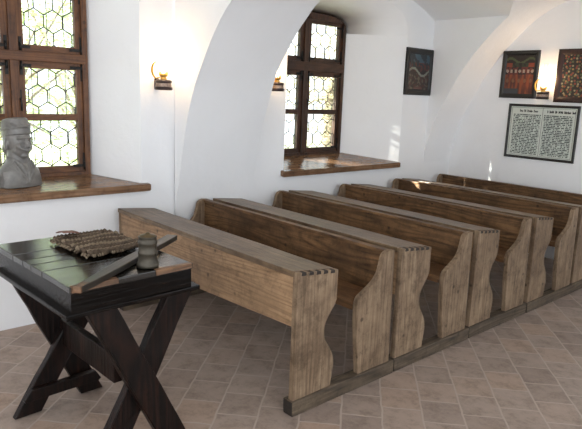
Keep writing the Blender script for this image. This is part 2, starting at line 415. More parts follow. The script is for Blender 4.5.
def arch(name, cn, cf, yn, yf, steps=4):
    bm = bm_new()
    yn_ = yn if callable(yn) else (lambda z: yn)
    grid = []
    for (xn, zn), (xf, zf) in zip(cn, cf):
        y0 = yn_(zn)
        grid.append([bm.verts.new((xn+(xf-xn)*k/steps, y0+(yf-y0)*k/steps, zn+(zf-zn)*k/steps)) for k in range(steps+1)])
    for a, b in zip(grid, grid[1:]):
        for k in range(steps):
            f = bm.faces.new((a[k], a[k+1], b[k+1], b[k])); f.smooth = True
    for side, c in ((0, cn), (steps, cf)):
        tops = [bm.verts.new((v[side].co.x, v[side].co.y, TOP)) for v in grid]
        for i in range(len(grid)-1):
            if side == 0 and callable(yn) and max(cn[i][1], cn[i+1][1]) > 2.62: continue
            a = bm.verts.new(grid[i][side].co); b = bm.verts.new(grid[i+1][side].co)
            bm.faces.new((a, b, tops[i+1], tops[i]))
        # wall piece between the left wall and the springing, down to the floor
    return structure(obj(name, bm, 'plaster', recalc=False))
arch('trim_1', N1, F1, .53, 1.35, 6)
arch('trim_2', A2, A2, ynear, YB, 4)

# ------------------------------------------------------------------ windows
def clip(p, q, y0, y1, z0, z1):
    dx, dz = q[0]-p[0], q[1]-p[1]; t0, t1 = 0, 1
    for pp, qq in ((-dx, p[0]-y0), (dx, y1-p[0]), (-dz, p[1]-z0), (dz, z1-p[1])):
        if abs(pp) < 1e-9:
            if qq < 0: return None
        else:
            t = qq/pp
            if pp < 0: t0 = max(t0, t)
            else: t1 = min(t1, t)
    if t0 >= t1-1e-6: return None
    return (p[0]+dx*t0, p[1]+dz*t0), (p[0]+dx*t1, p[1]+dz*t1)
def hexes(y0, y1, z0, z1, w, oy, oz, st=1.06):
    s = w/math.sqrt(3); segs = []
    for j in range(-3, 12):
        for i in range(-3, 8):
            cy = y0+oy+(i+.5*(j % 2))*w; cz = z0+oz+j*1.5*s*st
            P = [(cy+s*math.sin(PI/3*k), cz+s*st*math.cos(PI/3*k)) for k in range(6)]
            for k in (0, 1, 2):
                c = clip(P[k], P[k+1], y0, y1, z0, z1)
                if c: segs.append(c)
    return segs
def sash(root, mv, mh, y0, y1, z0, z1, bars, stile, hexw, oy, oz, x=XI, top_round=0):
    """casement: stiles and rails round one or more leaded lights; y0..y1, z0..z1 are the outer edges"""
    s = None
    bm = bm_new(); t = .045
    for a, b in ((y0, y0+stile), (y1-stile, y1)): wobble(box(bm, x-.01, x-.01+t, a, b, z0, z1, 0, .004, (1, 1, 4)), .002, 4)
    for a, b in [(z0, z0+stile*1.1), (z1-stile*1.1, z1)]+[(b-.025, b+.025) for b in bars]: box(bm, x-.008, x-.012+t, y0+stile*.9, y1-stile*.9, a, b, 1, .004)
    s = obj('sash', bm, [mv, mh], root)
    lim = [z0+stile*1.1]+sum([[b-.025, b+.025] for b in bars], [])+[z1-stile*1.1]
    bl = bm_new(); bg = bm_new()
    for k in range(0, len(lim), 2):
        a, b = lim[k], lim[k+1]; ya, yb = y0+stile, y1-stile
        for p, q in hexes(ya, yb, a, b, hexw, oy+.03*k, oz+.021*k):
            tube(bl, [(x+.008, p[0], p[1]), (x+.008, q[0], q[1])], .0048, 5)
        box(bg, x+.004, x+.007, ya-.01, yb+.01, a-.01, b+.01)
    obj('leading', bl, 'lead', s); obj('glass_pane', bg, 'glass', s)
    return s
def hinge(root, y, z, ylen, zlen, x=XI+.037):
    bm = bm_new()
    box(bm, x, x+.006, y-.011, y+.011, z-zlen if zlen > 0 else z, z if zlen > 0 else z-zlen, 0, .002)
    box(bm, x, x+.006, min(y, y+ylen), max(y, y+ylen), z-.011, z+.011, 0, .002)
    tube(bm, [(x+.008, y, z-.03), (x+.008, y, z+.03)], .009, 8)
    for d in (.3, .7): lathe(bm, [(.007, 0), (.005, .004), (0, .005)], 8, (x+.006, y+ylen*d, z))
    obj('iron_hinge', bm, 'iron', root)
def build_window(idx, inner, ym, y0, y1, z0, z1, zt0, zt1, bar, mv, mh, hexw, sillpts, stile=.055):
    root = empty('window_%d' % idx, (XI, (y0+y1)/2, z0)); structure(root)
    off = Vector(root.location)
    kids = []
    # outer frame follows the arched hole
    bm = bm_new()
    yc = (y0+y1)/2; zc = (z0+z1)/2
    wdt = .042
    A = inner
    def inset(p):
        return (max(y0+wdt, min(y1-wdt, p[0])), max(z0+wdt, min(z1-wdt*1.6, p[1])))
    n = len(A)
    rings = []
    for xx, q in ((XI-.03, A), (XI+.055, A), (XI+.055, [inset(p) for p in A]), (XI-.03, [inset(p) for p in A])):
        rings.append([bm.verts.new((xx, p[0], p[1])) for p in q])
    for r in range(4):
        a, b = rings[r], rings[(r+1) % 4]
        for i in range(n):
            try: bm.faces.new((a[i], a[(i+1) % n], b[(i+1) % n], b[i]))
            except ValueError: pass
    bmesh.ops.remove_doubles(bm, verts=bm.verts[:], dist=.0005)
    box(bm, XI-.03, XI+.055, ym-.03, ym+.03, z0+.02, z1-.02, 0, .006, (1, 1, 6))
    box(bm, XI-.03, XI+.062, y0+.02, y1-.02, zt0, zt1, 1, .006, (1, 6, 1))
    kids.append(obj('window_frame', bm, [mv, mh], root))
    for a, b in ((y0+.03, ym-.022), (ym+.022, y1-.03)):
        sash(root, mv, mh, a, b, zt1-.012, z1-.045, [], stile, hexw, .02, .05)
        sash(root, mv, mh, a, b, z0+.03, zt0+.012, [bar], stile, hexw, .035, .09)
    # iron straps and hinges in the corners
    for sy, yy in ((1, y0+.045), (-1, y1-.045)):
        for zz, zl in ((zt1+.03, -.10), (zt0-.03, .10), (z0+.09, -.10), (z1-.12, .10)): hinge(root, yy, zz, sy*.09, zl)
    for sy in (-1, 1):
        for zz, zl in ((zt1+.03, -.07), (zt0-.03, .07)): hinge(root, ym+sy*.05, zz, sy*.07, zl)
    bm = bm_new(); tube(bm, [(XI+.045, ym+.028, bar+.14), (XI+.07, ym+.03, bar+.12), (XI+.072, ym+.03, bar+.05)], .007, 8)
    box(bm, XI+.036, XI+.044, ym+.016, ym+.044, bar+.08, bar+.2, 0, .002); obj('latch', bm, 'iron', root)
    bm = bm_new()
    k = y0+.08
    while k < y1-.04:
        tube(bm, [(XI-.10, k, z0-.02), (XI-.10, k, z1+.04)], .0035, 6); k += .128
    for zz in (z0+.06, zt0+.04): tube(bm, [(XI-.108, y0-.02, zz), (XI-.108, y1+.02, zz)], .006, 6)
    obj('iron_grille', bm, 'grille', root)
    # sill board, sloping gently down into the room
    bm = bm_new()
    top = [bm.verts.new(p) for p in sillpts]; bot = [bm.verts.new((p[0], p[1], p[2]-.055)) for p in sillpts]
    bm.faces.new(top); bm.faces.new(bot[::-1]); n = len(top)
    for i in range(n): bm.faces.new((top[i], bot[i], bot[(i+1) % n], top[(i+1) % n]))
    bmesh.ops.recalc_face_normals(bm, faces=bm.faces[:])
    bmesh.ops.bevel(bm, geom=bm.edges[:], offset=.006, segments=2, affect='EDGES')
    kids.append(obj('window_sill', bm, 'sill', root))
    for ch in root.children:
        ch.data.transform(Matrix.Translation(-off))
        for g2 in ch.children: g2.data.transform(Matrix.Translation(-off))
    return root
build_window(1, in1, -.557, -1.11, -.015, .99, 2.52, 1.86, 1.93, 1.455, 'winwood', 'winwood_h', .138,
             [(-.03, -1.42, .962), (-.03, .295, .962), (-.09, .295, .966), (-.09, .225, .968), (-.46, -.02, 1.01), (-.46, -1.1, 1.01), (-.09, -1.36, .968), (-.09, -1.42, .966)])
build_window(2, in2, 2.305, 1.735, 2.875, 1.05, 2.52, 1.935, 2.03, 1.52, 'windark', 'windark_h', .140,
             [(-.03, 1.685, .978), (-.03, 3.455, .978), (-.09, 3.455, .985), (-.46, 2.92, 1.07), (-.46, 1.735, 1.07), (-.09, 1.72, .985), (-.09, 1.685, .985)])

# ------------------------------------------------------------------ school benches
BL = 2.012
def dovetail_top(y0, y1, z0, z1, n=5, depth=.018):
    """upper edge of a desk end: n notches where the top board's dovetails sat"""
    pts = []; L_ = y1-y0; w = L_/(n*2+1)
    f = lambda y: z0+(z1-z0)*(y-y0)/L_
    for k in range(n):
        a = y0+w*(2*k+1)*.98+.004; b = a+w*1.05
        pts += [(a, f(a)), (a-.004, f(a)-depth), (b+.004, f(b)-depth), (b, f(b))]
    return pts
def make_bench():
    root = empty('school_bench')
    # front panel
    bm = bm_new(); vs = box(bm, .033, BL-.036, 0, .032, .50, .785, 0, .004, (10, 1, 3))
    for v in vs:
        if v.co.z < .6: v.co.z -= (1-v.co.x/BL)*.07*(.785-v.co.z)/.28
    wobble(vs, .004, 2.2, 1); obj('desk_front_panel', bm, 'panel', root)
    # sloping writing board
    bm = bm_new()
    vs = box(bm, .0, BL-.034, -.008, .302, .772, .803, 0, .004, (10, 4, 1))
    for v in vs: v.co.z -= max(0, v.co.y)*.105
    wobble(vs, .003, 2.5, 2); obj('desk_top', bm, 'top', root)
    # desk end panels
    prof_rear = catmull([(.302, .60), (.285, .565), (.245, .515), (.222, .475), (.216, .43), (.228, .38), (.258, .335), (.290, .28), (.303, .22), (.296, .165), (.285, .08)], 3)
    rear = [(.302, .77)]+prof_rear
    pts = [(0, .08), (0, .802)]+dovetail_top(0, .302, .802, .770)+rear
    bm = bm_new(); prism(bm, pts, 'x', BL-.036, BL, 0, .003); obj('desk_end_panel', bm, 'end', root)
    bm = bm_new(); prism(bm, [(0, .08), (0, .77)]+[(.302, .738)]+prof_rear, 'x', 0, .034, 0, .003); obj('desk_end_panel', bm, 'end', root)
    w_ = .302/11
    for k in range(5):
        y_ = w_*(2*k+1)*.98+.004; zt = .802-.032*(y_+w_/2)/.302
        bm = bm_new(); box(bm, BL-.033, BL-.0015, y_-.003, y_+w_*1.05+.003, zt-.0185, zt-.002); obj('dovetail', bm, 'endgrain', root)['label'] = 'dark end grain'
    # seat
    bm = bm_new(); vs = box(bm, .03, BL-.034, .488, .77, .478, .525, 0, .006, (8, 2, 1)); wobble(vs, .003, 2.4, 3)
    obj('seat', bm, 'seat', root)
    # backrest with a rounded capping along the top
    bm = bm_new(); vs = box(bm, .03, BL-.034, .752, .784, .50, .795, 0, .004, (10, 1, 3)); wobble(vs, .003, 2.2, 4)
    bk = obj('backrest', bm, 'back', root)
    bm = bm_new(); vs = box(bm, .03, BL-.032, .742, .792, .785, .806, 0, .006, (10, 1, 1)); wobble(vs, .0025, 2.2, 5)
    obj('backrest_cap', bm, 'back', bk)
    # scrolled bench ends
    front = catmull([(.522, .08), (.505, .20), (.490, .33), (.480, .45), (.478, .52), (.498, .567), (.56, .60), (.628, .640), (.662, .68), (.680, .732), (.690, .775), (.712, .80), (.742, .81)], 3)
    pts = front+[(.788, .806), (.792, .70), (.80, .30), (.808, .08)]
    for x0 in (0, BL-.036):
        bm = bm_new(); prism(bm, pts, 'x', x0, x0+.036, 0, .003); obj('bench_end_panel', bm, 'end', root)
    # floor runners
    for x0 in (-.005, BL-.062):
        bm = bm_new(); vs = box(bm, x0, x0+.075, -.012, .846, 0, .088, 0, .007, (2, 9, 2))
        for v in vs:
            if v.co.z > .04: v.co += noise.noise_vector(v.co*5+Vector((x0, 3, 0)))*.006
        o_ = obj('floor_runner', bm, ['rail', 'endgrain'], root)
        for p in o_.data.polygons:
            if p.normal.y < -.8: p.material_index = 1
    return root
blabels = ['front school bench nearest the dark trestle table, its broad tan panel facing out',
           'second school bench from the trestle table, between the front bench and the middle one',
           'middle one of the five joined wooden school benches, third from the table',
           'fourth school bench from the table, second from the back wall',
           'rearmost dark wooden school bench standing against the back wall below the framed page']
proto = make_bench()
for i in range(5):
    b = proto if i == 0 else copy_tree(proto)
    b.location = (rnd.uniform(-.004, .004) if i else 0, i*.867, 0)
    tag(b, blabels[i], 'bench', 'rows of joined school benches')

# ------------------------------------------------------------------ trestle table
tb = tag(empty('trestle_table', (1.395, -.82, 0), R(2.5)), 'dark cross-legged trestle table with a thick black top in the front left', 'table')
bm = bm_new()   # top boards with open joints between them
ub = [-.435, -.20, -.075, .02, .14, .43]
for a, b in zip(ub, ub[1:]):
    vs = box(bm, a+.002, b-.002, -.305, .30, .862, .89, 0, .004, (3, 6, 1)); wobble(vs, .004, 4, a)
obj('table_top', bm, 'tabletop', tb)
bm = bm_new()
for a in ((-.428, .423, -.30, -.272), (-.428, .423, .267, .295)): wobble(box(bm, *a, .772, .864, 0, .003, (6, 1, 2)), .003, 5)
for a in ((-.428, -.40, -.285, .28), (.395, .423, -.285, .28)): wobble(box(bm, *a, .772, .864, 0, .003, (1, 6, 2)), .003, 5)
obj('apron', bm, 'table', tb)
bm = bm_new()
vs = box(bm, -.43, .428, -.325, .345, .752, .774, 0, .005, (5, 5, 1)); wobble(vs, .004, 4, 3); obj('ledge_board', bm, 'table', tb)
for v0, v1, in ((-.30, -.09), (.10, .292)):
    bm = bm_new()
    prism(bm, [(.405, .8915), (.4325, .891), (.4335, .868), (.428, .868)], 'y', v0, v1, 0, 0)
    for v in bm.verts: v.co += noise.noise_vector(v.co*20)*.003
    obj('worn_edge', bm, 'worn', tb)['label'] = 'edge worn to bare tan wood'
def leg(u0, u1, va, za, vb, zb, w, seed):
    bm = bm_new()
    d = Vector((vb-va, zb-za)).normalized(); hw = w/2/abs(d.y)
    pts = []
    n = 8
    for k in range(n+1): t = k/n; pts.append((va+(vb-va)*t-hw, za+(zb-za)*t))
    for k in range(n, -1, -1): t = k/n; pts.append((va+(vb-va)*t+hw, za+(zb-za)*t))
    vs = prism(bm, pts, 'x', u0, u1, 0, .005)
    for v in bm.verts:
        if .02 < v.co.z < .74: v.co += noise.noise_vector(v.co*7+Vector((seed, 0, 0)))*.006
    return obj('leg', bm, 'tableleg', tb)
leg(-.285, -.245, -.255, .004, .22, .755, .115, 1)
leg(-.322, -.282, .115, .004, -.235, .755, .115, 2)
leg(.34, .395, .215, .004, -.155, .755, .128, 3)
leg(.295, .343, -.10, .004, .305, .755, .128, 4)
bm = bm_new(); vs = box(bm, -.31, .30, -.055, -.012, .335, .475, 0, .005, (6, 1, 2)); wobble(vs, .004, 5, 8); obj('stretcher', bm, 'tableleg', tb)
bm = bm_new(); vs = prism(bm, [(-.285, .105), (-.245, .155), (.105, .155), (.135, .105), (.12, .095), (-.28, .095)], 'x', -.245, -.208, 0, .004); obj('foot_rail', bm, 'tableleg', tb)

# things on the table
TZ = .8945
mat_root = tag(empty('cord_mat', (1.28, -.735, TZ+.002), R(5)), 'brown knotted cord mat with a frayed edge lying on the dark table', 'mat')
bm = bm_new(); nrow = 15
for k in range(nrow):
    u = -.185+.37*k/(nrow-1); pts = []; rad = []
    nn = 58
    y0 = -.148+rnd.uniform(-.012, .012); y1 = .15+rnd.uniform(-.008, .008)
    for i in range(nn+1):
        t = i/nn; hump = .004*math.sin(t*PI*2+k*.6)+.006*math.exp(-((k-nrow/2)/4)**2)
        pts.append((u+.003*math.sin(i*1.1+k), y0+(y1-y0)*t, .016+max(0, hump)+.002*math.sin(i*1.57)))
        rad.append(.0135+.0042*math.sin(i*1.57+k*PI))
    tube(bm, pts, .013, 7, 1 if k % 3 == 1 else 0, True, rad)
obj('cord_rows', bm, ['cord', 'cordlight'], mat_root, True)
bm = bm_new()
for k in range(60):
    if k < 40: u = rnd.uniform(-.19, .19); p = Vector((u, -.15, .012)); d = Vector((rnd.uniform(-.5, .5), -1, 0))
    else: p = Vector((.190, rnd.uniform(-.18, .02), .012)); d = Vector((1, rnd.uniform(-.6, .2), 0))
    l = rnd.uniform(.010, .026)
    tube(bm, [p, p+d*l*.5+Vector((0, 0, .004)), p+d*l+Vector((0, 0, -.004))], .0045, 5, k % 2)
obj('fringe', bm, ['cord', 'cordlight'], mat_root, True)['kind'] = 'stuff'
bm = bm_new(); vs = box(bm, -.19, -.10, -.135, -.045, .034, .040, 0, .003, (4, 4, 1))
for v in vs: v.co.z += .018*math.sin((v.co.x+.19)*22)*math.cos((v.co.y+.13)*16)+.012
obj('leather_tab', bm, 'leather', mat_root)['label'] = 'reddish curled flap'

br = tag(empty('wooden_bar', (1.65, -.735, TZ), math.atan2(.81, -.587)), 'long dark wooden bar lying across the black table, far end overhanging', 'bar')
bm = bm_new()
vs = box(bm, -.46, .47, -.030, .030, 0, .028, 0, .005, (10, 2, 1))
for v in vs: v.co.y *= .55+.45*min(1, (v.co.x+.50)/.35)
wobble(vs, .002, 5, 2)
obj('shaft', bm, 'bar', br)
bm = bm_new(); box(bm, -.468, -.40, -.017, .017, -.0, .0285, 0, .004); obj('worn_tip', bm, 'worn', br)['label'] = 'tip worn to bare tan wood'

pot = tag(empty('pewter_pot', (1.745, -.705, TZ)), 'small grey metal pot with ringed body standing on the right edge of the table', 'pot')
bm = bm_new()
lathe(bm, [(0, 0), (.050, 0), (.052, .010), (.049, .018), (.046, .024), (.044, .034), (.043, .060), (.045, .063), (.045, .070), (.042, .074), (.041, .105), (.044, .109), (.044, .118), (.041, .122), (.041, .138), (.043, .141), (.040, .144), (.036, .140), (.034, .03), (0, .026)], 28)
obj('body', bm, 'pewter', pot)
bm = bm_new(); lathe(bm, [(.0395, .139), (.036, .147), (.016, .152), (.009, .156), (.006, .160), (0, .161)], 20); obj('lid', bm, 'potlid', pot)['label'] = 'brassy lid'

# ------------------------------------------------------------------ bust on the window sill
def ell(bm, c, r, rot=(0, 0, 0), seg=20):
    g = bmesh.ops.create_uvsphere(bm, u_segments=seg, v_segments=max(8, seg*2//3), radius=1)
    mtx = Matrix.Translation(c) @ Matrix.Rotation(rot[2], 4, 'Z') @ Matrix.Rotation(rot[1], 4, 'Y') @ Matrix.Rotation(rot[0], 4, 'X') @ Matrix.Diagonal((*r, 1))
    bmesh.ops.transform(bm, matrix=mtx, verts=g['verts'])
def cone(bm, r0, r1, z0, z1, c=(0, 0), sy=1, tilt=0):
    g = bmesh.ops.create_cone(bm, cap_ends=True, segments=32, radius1=r0, radius2=r1, depth=z1-z0)
    bmesh.ops.transform(bm, matrix=Matrix.Translation((c[0], c[1], (z0+z1)/2)) @ Matrix.Rotation(tilt, 4, 'Y') @ Matrix.Diagonal((1, sy, 1, 1)), verts=g['verts'])
def remeshed(name, bm, vox, mat, parent, it=2):
    me = bpy.data.meshes.new('tmp'); bm.to_mesh(me); bm.free()
    o = bpy.data.objects.new('tmp', me); COL.objects.link(o)
    r = o.modifiers.new('r', 'REMESH'); r.mode = 'VOXEL'; r.voxel_size = vox
    s = o.modifiers.new('s', 'SMOOTH'); s.iterations = it; s.factor = .5
    dg = bpy.context.evaluated_depsgraph_get(); ev = o.evaluated_get(dg)
    nm = bpy.data.meshes.new_from_object(ev); nm.name = name
    bpy.data.objects.remove(o)
    for p in nm.polygons: p.use_smooth = True
    nm.materials.clear(); nm.materials.append(M[mat])
    c = bpy.data.objects.new(name, nm); COL.objects.link(c); c.parent = parent; return c
SZ = .988
bust = tag(empty('bust', (-.265, -.62, SZ-.006), R(18)), 'grey bust of a moustached man in a cap, on the window sill', 'bust')
def loft(bm, secs, n=40):
    """closed body from stacked ellipses (z, centre x, half depth, half width)"""
    rings = [[bm.verts.new((cx+a*math.copysign(abs(math.cos(t))**.85, math.cos(t)), b*math.copysign(abs(math.sin(t))**.85, math.sin(t)), z)) for t in (2*PI*k/n for k in range(n))] for z, cx, a, b in secs]
    for p, q in zip(rings, rings[1:]):
        for k in range(n): bm.faces.new((p[k], p[(k+1) % n], q[(k+1) % n], q[k]))
    bm.faces.new(rings[0][::-1]); bm.faces.new(rings[-1])
bm = bm_new()                                             # +X is the way the face looks
loft(bm, [(0, 0, .094, .156), (.03, 0, .098, .156), (.08, 0, .098, .150), (.115, -.002, .092, .138), (.145, -.004, .082, .116), (.17, -.006, .070, .088), (.20, -.008, .066, .070), (.26, -.006, .064, .066)])
ell(bm, (-.008, 0, .325), (.100, .090, .100), seg=28)      # skull
ell(bm, (.022, 0, .272), (.074, .068, .070), seg=28)       # jaw
ell(bm, (.068, 0, .224), (.028, .030, .020))               # chin
ell(bm, (.074, 0, .343), (.030, .060, .013))               # brow
ell(bm, (.066, .040, .288), (.026, .022, .026)); ell(bm, (.066, -.040, .288), (.026, .022, .026))     # cheekbones
ell(bm, (.104, 0, .312), (.015, .014, .032), (0, -.38, 0)); ell(bm, (.113, 0, .290), (.018, .017, .013))   # nose
ell(bm, (.097, .018, .266), (.016, .034, .012), (.42, 0, .25)); ell(bm, (.097, -.018, .266), (.016, .034, .012), (-.42, 0, -.25))   # moustache
ell(bm, (.093, 0, .248), (.012, .020, .008))               # lower lip
ell(bm, (.083, .029, .322), (.011, .015, .011)); ell(bm, (.083, -.029, .322), (.011, .015, .011))     # eyes
ell(bm, (-.006, .088, .295), (.025, .013, .038), (0, .2, .3)); ell(bm, (-.006, -.088, .295), (.025, .013, .038), (0, .2, -.3))  # ears
ell(bm, (-.062, 0, .268), (.050, .076, .070))              # hair at the nape
for s_ in (-1, 1):                                         # collar and lapels
    tube(bm, [(-.03, s_*.072, .205), (.03, s_*.062, .196), (.072, s_*.034, .165), (.094, s_*.012, .11), (.099, s_*.008, .03)], .009, 10)
    tube(bm, [(.040, s_*.070, .182), (.078, s_*.066, .145), (.094, s_*.040, .10), (.098, s_*.012, .055)], .010, 10)
    tube(bm, [(.02, s_*.135, .115), (.04, s_*.140, .05), (.04, s_*.146, .004)], .009, 10)
remeshed('figure', bm, .0042, 'bust', bust, 2)
bm = bm_new()                                             # the cap, its own piece of the bust
loft(bm, [(.350, -.012, .107, .095), (.362, -.012, .106, .094), (.392, -.014, .106, .095), (.402, -.016, .104, .092), (.44, -.020, .098, .087), (.470, -.022, .093, .082), (.482, -.022, .080, .070), (.486, -.022, .05, .045)])
tube(bm, [(-.014+.108*math.cos(t), .096*math.sin(t), .398+.010*math.cos(t)) for t in (2*PI*k/24 for k in range(25))], .008, 8)
ell(bm, (.04, .03, .43), (.05, .05, .02), (.2, .5, .2)); ell(bm, (.03, -.045, .425), (.05, .04, .018), (-.3, .4, -.2))
for v in bm.verts: v.co = Vector(((v.co.x+.012)*.93-.014, v.co.y*.95, .35+(v.co.z-.35)*.9+(v.co.x+.012)*.13+.008))
remeshed('cap', bm, .0045, 'bust', bust, 2)

# ------------------------------------------------------------------ wall lamps
def make_lamp():
    root = empty('wall_lamp')                             # origin on the wall; +X is away from the wall
    bm = bm_new()
    box(bm, 0, .010, -.022, .022, -.010, .075, 0, .004)
    tube(bm, [(.005, 0, .028), (.05, 0, .028)], .012, 8)
    obj('bracket', bm, 'lampdark', root)
    bm = bm_new()
    lathe(bm, [(0, -.012), (.062, -.012), (.068, -.006), (.068, .010), (.060, .014)], 28, (.105, 0, 0), 0)
    lathe(bm, [(.060, .012), (.061, .020), (.058, .034), (.058, .040)], 28, (.105, 0, 0), 1)
    lathe(bm, [(.058, .040), (.063, .044), (.063, .058), (.050, .064), (.02, .068), (0, .068)], 28, (.105, 0, 0), 0)
    obj('oil_font', bm, ['lampdark', 'lampband'], root)
    bm = bm_new()
    lathe(bm, [(.022, .066), (.026, .074), (.018, .084), (.030, .092), (.034, .102), (.030, .108), (0, .108)], 24, (.105, 0, 0))
    for k in range(10):
        a = 2*PI*k/10; tube(bm, [(.105+.031*math.cos(a), .031*math.sin(a), .10), (.105+.034*math.cos(a), .034*math.sin(a), .122)], .003, 5)
    obj('burner', bm, 'brass', root)
    bm = bm_new()
    lathe(bm, [(.026, .108), (.034, .122), (.047, .15), (.049, .17), (.042, .20), (.028, .235), (.024, .27), (.023, .36), (.025, .368)], 28, (.105, 0, 0))
    obj('glass_chimney', bm, 'chimney', root, True)
    bm = bm_new(); lathe(bm, [(0, .112), (.012, .118), (.019, .138), (.016, .165), (.008, .192), (0, .208)], 16, (.105, 0, 0)); obj('flame', bm, 'flame', root, True)
    bm = bm_new()
    pts = [(.105-.0*math.sin(a), -.052-.045*math.sin(a), .135-.062*math.cos(a)) for a in [PI*k/12 for k in range(13)]]
    tube(bm, [(.105, -.024, .085)]+pts[1:], .006, 8, 0, True, [.004]+[.004+.006*math.sin(PI*k/12) for k in range(1, 13)])
    obj('handle', bm, 'brass', root, True)
    return root
def lamp_light(loc, e):
    d = bpy.data.lights.new('lamp_glow', 'POINT'); d.energy = e; d.color = (1, .70, .42); d.shadow_soft_size = .03
    o = bpy.data.objects.new('lamp_glow', d); COL.objects.link(o); return o
lamps = [((XW, .375, 1.702), 0, 'brass oil wall lamp glowing on the left wall between the bust window and the arch'),
         ((XW, 1.515, 1.728), 0, 'oil wall lamp half hidden behind the arch beside the second window'),
         ((1.075, YB, 1.755), -PI/2, 'lit oil wall lamp on the back wall between two dark paintings')]
proto = make_lamp()
for i, (loc, rz, lab) in enumerate(lamps):
    l = proto if i == 0 else copy_tree(proto)
    l.location = loc; l.rotation_euler = (0, 0, rz); tag(l, lab, 'lamp', 'oil lamps on the walls')
    f = [c for c in l.children if c.name.startswith('glass')][0]
    g = lamp_light(loc, (1.3, .6, 1.0)[i]); g.parent = l; g.location = (.105, 0, .215)

# ------------------------------------------------------------------ pictures
def picture(name, loc, rz, w, h, fw, fmat, depth=.025):
    """frame in local x (width), z (height), hanging against a wall at local y=0 and facing -y"""
    root = empty(name, loc, rz)
    bm = bm_new()
    for a, b in (((-w/2, -h/2), (w/2, -h/2)), ((w/2, -h/2), (w/2, h/2)), ((w/2, h/2), (-w/2, h/2)), ((-w/2, h/2), (-w/2, -h/2))):
        a = Vector((a[0], 0, a[1])); b = Vector((b[0], 0, b[1])); t = (b-a).normalized(); n = Vector((-t.z, 0, t.x))
        ai, bi = a+n*fw+t*fw, b+n*fw-t*fw
        prof = [(0, 0), (0, -depth*.8), (.25, -depth), (.7, -depth*.9), (1, -depth*.5), (1, 0)]
        A = [bm.verts.new(a.lerp(ai, u)+Vector((0, y, 0))) for u, y in prof]; B = [bm.verts.new(b.lerp(bi, u)+Vector((0, y, 0))) for u, y in prof]
        for k in range(len(prof)-1): bm.faces.new((A[k], B[k], B[k+1], A[k+1]))
    obj('frame', bm, fmat, root)
    return root
def canvas(root, name, w, h, fn, nx=40, ny=48, y=-.010, dim=.42):
    bm = bm_new()
    g = [[bm.verts.new((-w/2+w*i/nx, y, -h/2+h*j/ny)) for i in range(nx+1)] for j in range(ny+1)]
    lay = bm.loops.layers.float_color.new('Col')
    for j in range(ny):
        for i in range(nx):
            f = bm.faces.new((g[j][i], g[j][i+1], g[j+1][i+1], g[j+1][i]))
            c = fn((i+.5)/nx, (j+.5)/ny)
            c = tuple(x*dim for x in c)
            for l in f.loops: l[lay] = (*c, 1)
    return obj(name, bm, 'paint', root, recalc=False)
def nz(u, v, s, seed): return noise.noise(Vector((u*s, v*s, seed)))
def blobs(u, v, cells, seed):
    best = (9, 0)
    for i in range(cells[0]+2):
        for j in range(cells[1]+2):
            a = (i-.5+.9*nz(i*1.7, j*2.3, 1, seed))/cells[0]; b = (j-.5+.9*nz(i*2.9, j*1.3, 1, seed+5))/cells[1]
            d = ((u-a)*cells[0])**2+((v-b)*cells[1])**2
            if d < best[0]: best = (d, i*31+j*17)
    return best
def icon_blue(u, v):                                      # a rider-like swirl of pale and red strokes on blue-green
    n = nz(u, v, 4, 1); m = nz(u, v, 11, 3)
    if v < .10 and abs(u-.5) < .2: return srgb(112, 58, 48)
    c = srgb(36, 52, 62) if v > .62 else srgb(58, 40, 38)
    if v > .62 and n+m*.5 > .12: c = srgb(78, 112, 128)
    if abs(v-.5-.10*math.sin(u*7)) < .035: c = srgb(170, 176, 160)
    elif .5 < v < .75 and m > .12: c = srgb(120, 52, 44)
    elif v < .45 and m > .15: c = srgb(122, 112, 92)
    elif v < .45 and m < -.2: c = srgb(96, 40, 36)
    return c
def icon_supper(u, v):                                    # dark arch with green swag, a row of pale figures, orange-red robes below
    m = nz(u, v, 9, 7); s = nz(u*2.2, v*.5, 9, 2)
    if v > .80: return srgb(96, 108, 70) if abs(v-.85+.06*math.cos((u-.5)*9)) < .03 else srgb(40, 20, 16)
    if v > .68: return srgb(168, 72, 42) if (abs(u-.12) < .10 or abs(u-.88) < .10) else (srgb(58, 70, 48) if m > -.1 else srgb(34, 22, 18))
    if v > .50:
        k = (u*7) % 1
        if (k-.5)**2+((v-.585)*7)**2 < .10: return srgb(206, 190, 176)
        return srgb(122, 44, 32) if m > 0 else srgb(38, 22, 22)
    if v < .14 and u < .5: return srgb(66, 74, 88)
    k = (u*5+.15*nz(u, v, 3, 5)) % 1; t = max(0, min(1, .5+1.1*nz(u*3, v, 5, 2)+.35*math.cos(2*PI*k)))
    if (k-.5)**2+((v-.34)*4.5)**2 < .05: return srgb(150, 104, 74)
    a, b = srgb(96, 38, 24), srgb(176, 84, 38)
    return tuple(p+(q-p)*t for p, q in zip(a, b))
def icon_floral(u, v):                                    # dense small flower-like dots on black
    d, k = blobs(u, v, (11, 14), 4)
    q = k % 5
    if d < .10: return (srgb(176, 60, 44), srgb(196, 184, 150), srgb(160, 74, 58), srgb(110, 124, 86), srgb(190, 150, 92))[q]
    if d < .17: return srgb(86, 92, 66)
    return srgb(34, 22, 20)
p1 = picture('framed_icon', (XW+.001, 3.715, 1.995), -PI/2, .505, .515, .065, 'frame')
p1.rotation_euler = (0, 0, PI/2)
canvas(p1, 'painting', .40, .41, icon_blue); tag(p1, 'dark framed blue and red icon on the left wall right of the second window', 'picture')
p2 = picture('framed_icon', (.735, YB-.001, 2.008), 0, .435, .522, .05, 'frame')
canvas(p2, 'painting', .345, .435, icon_supper); tag(p2, 'dark framed icon of orange robed figures on the back wall left of the lamp', 'picture')
p3 = picture('framed_icon', (1.39, YB-.001, 1.995), 0, .465, .555, .06, 'framebrown')
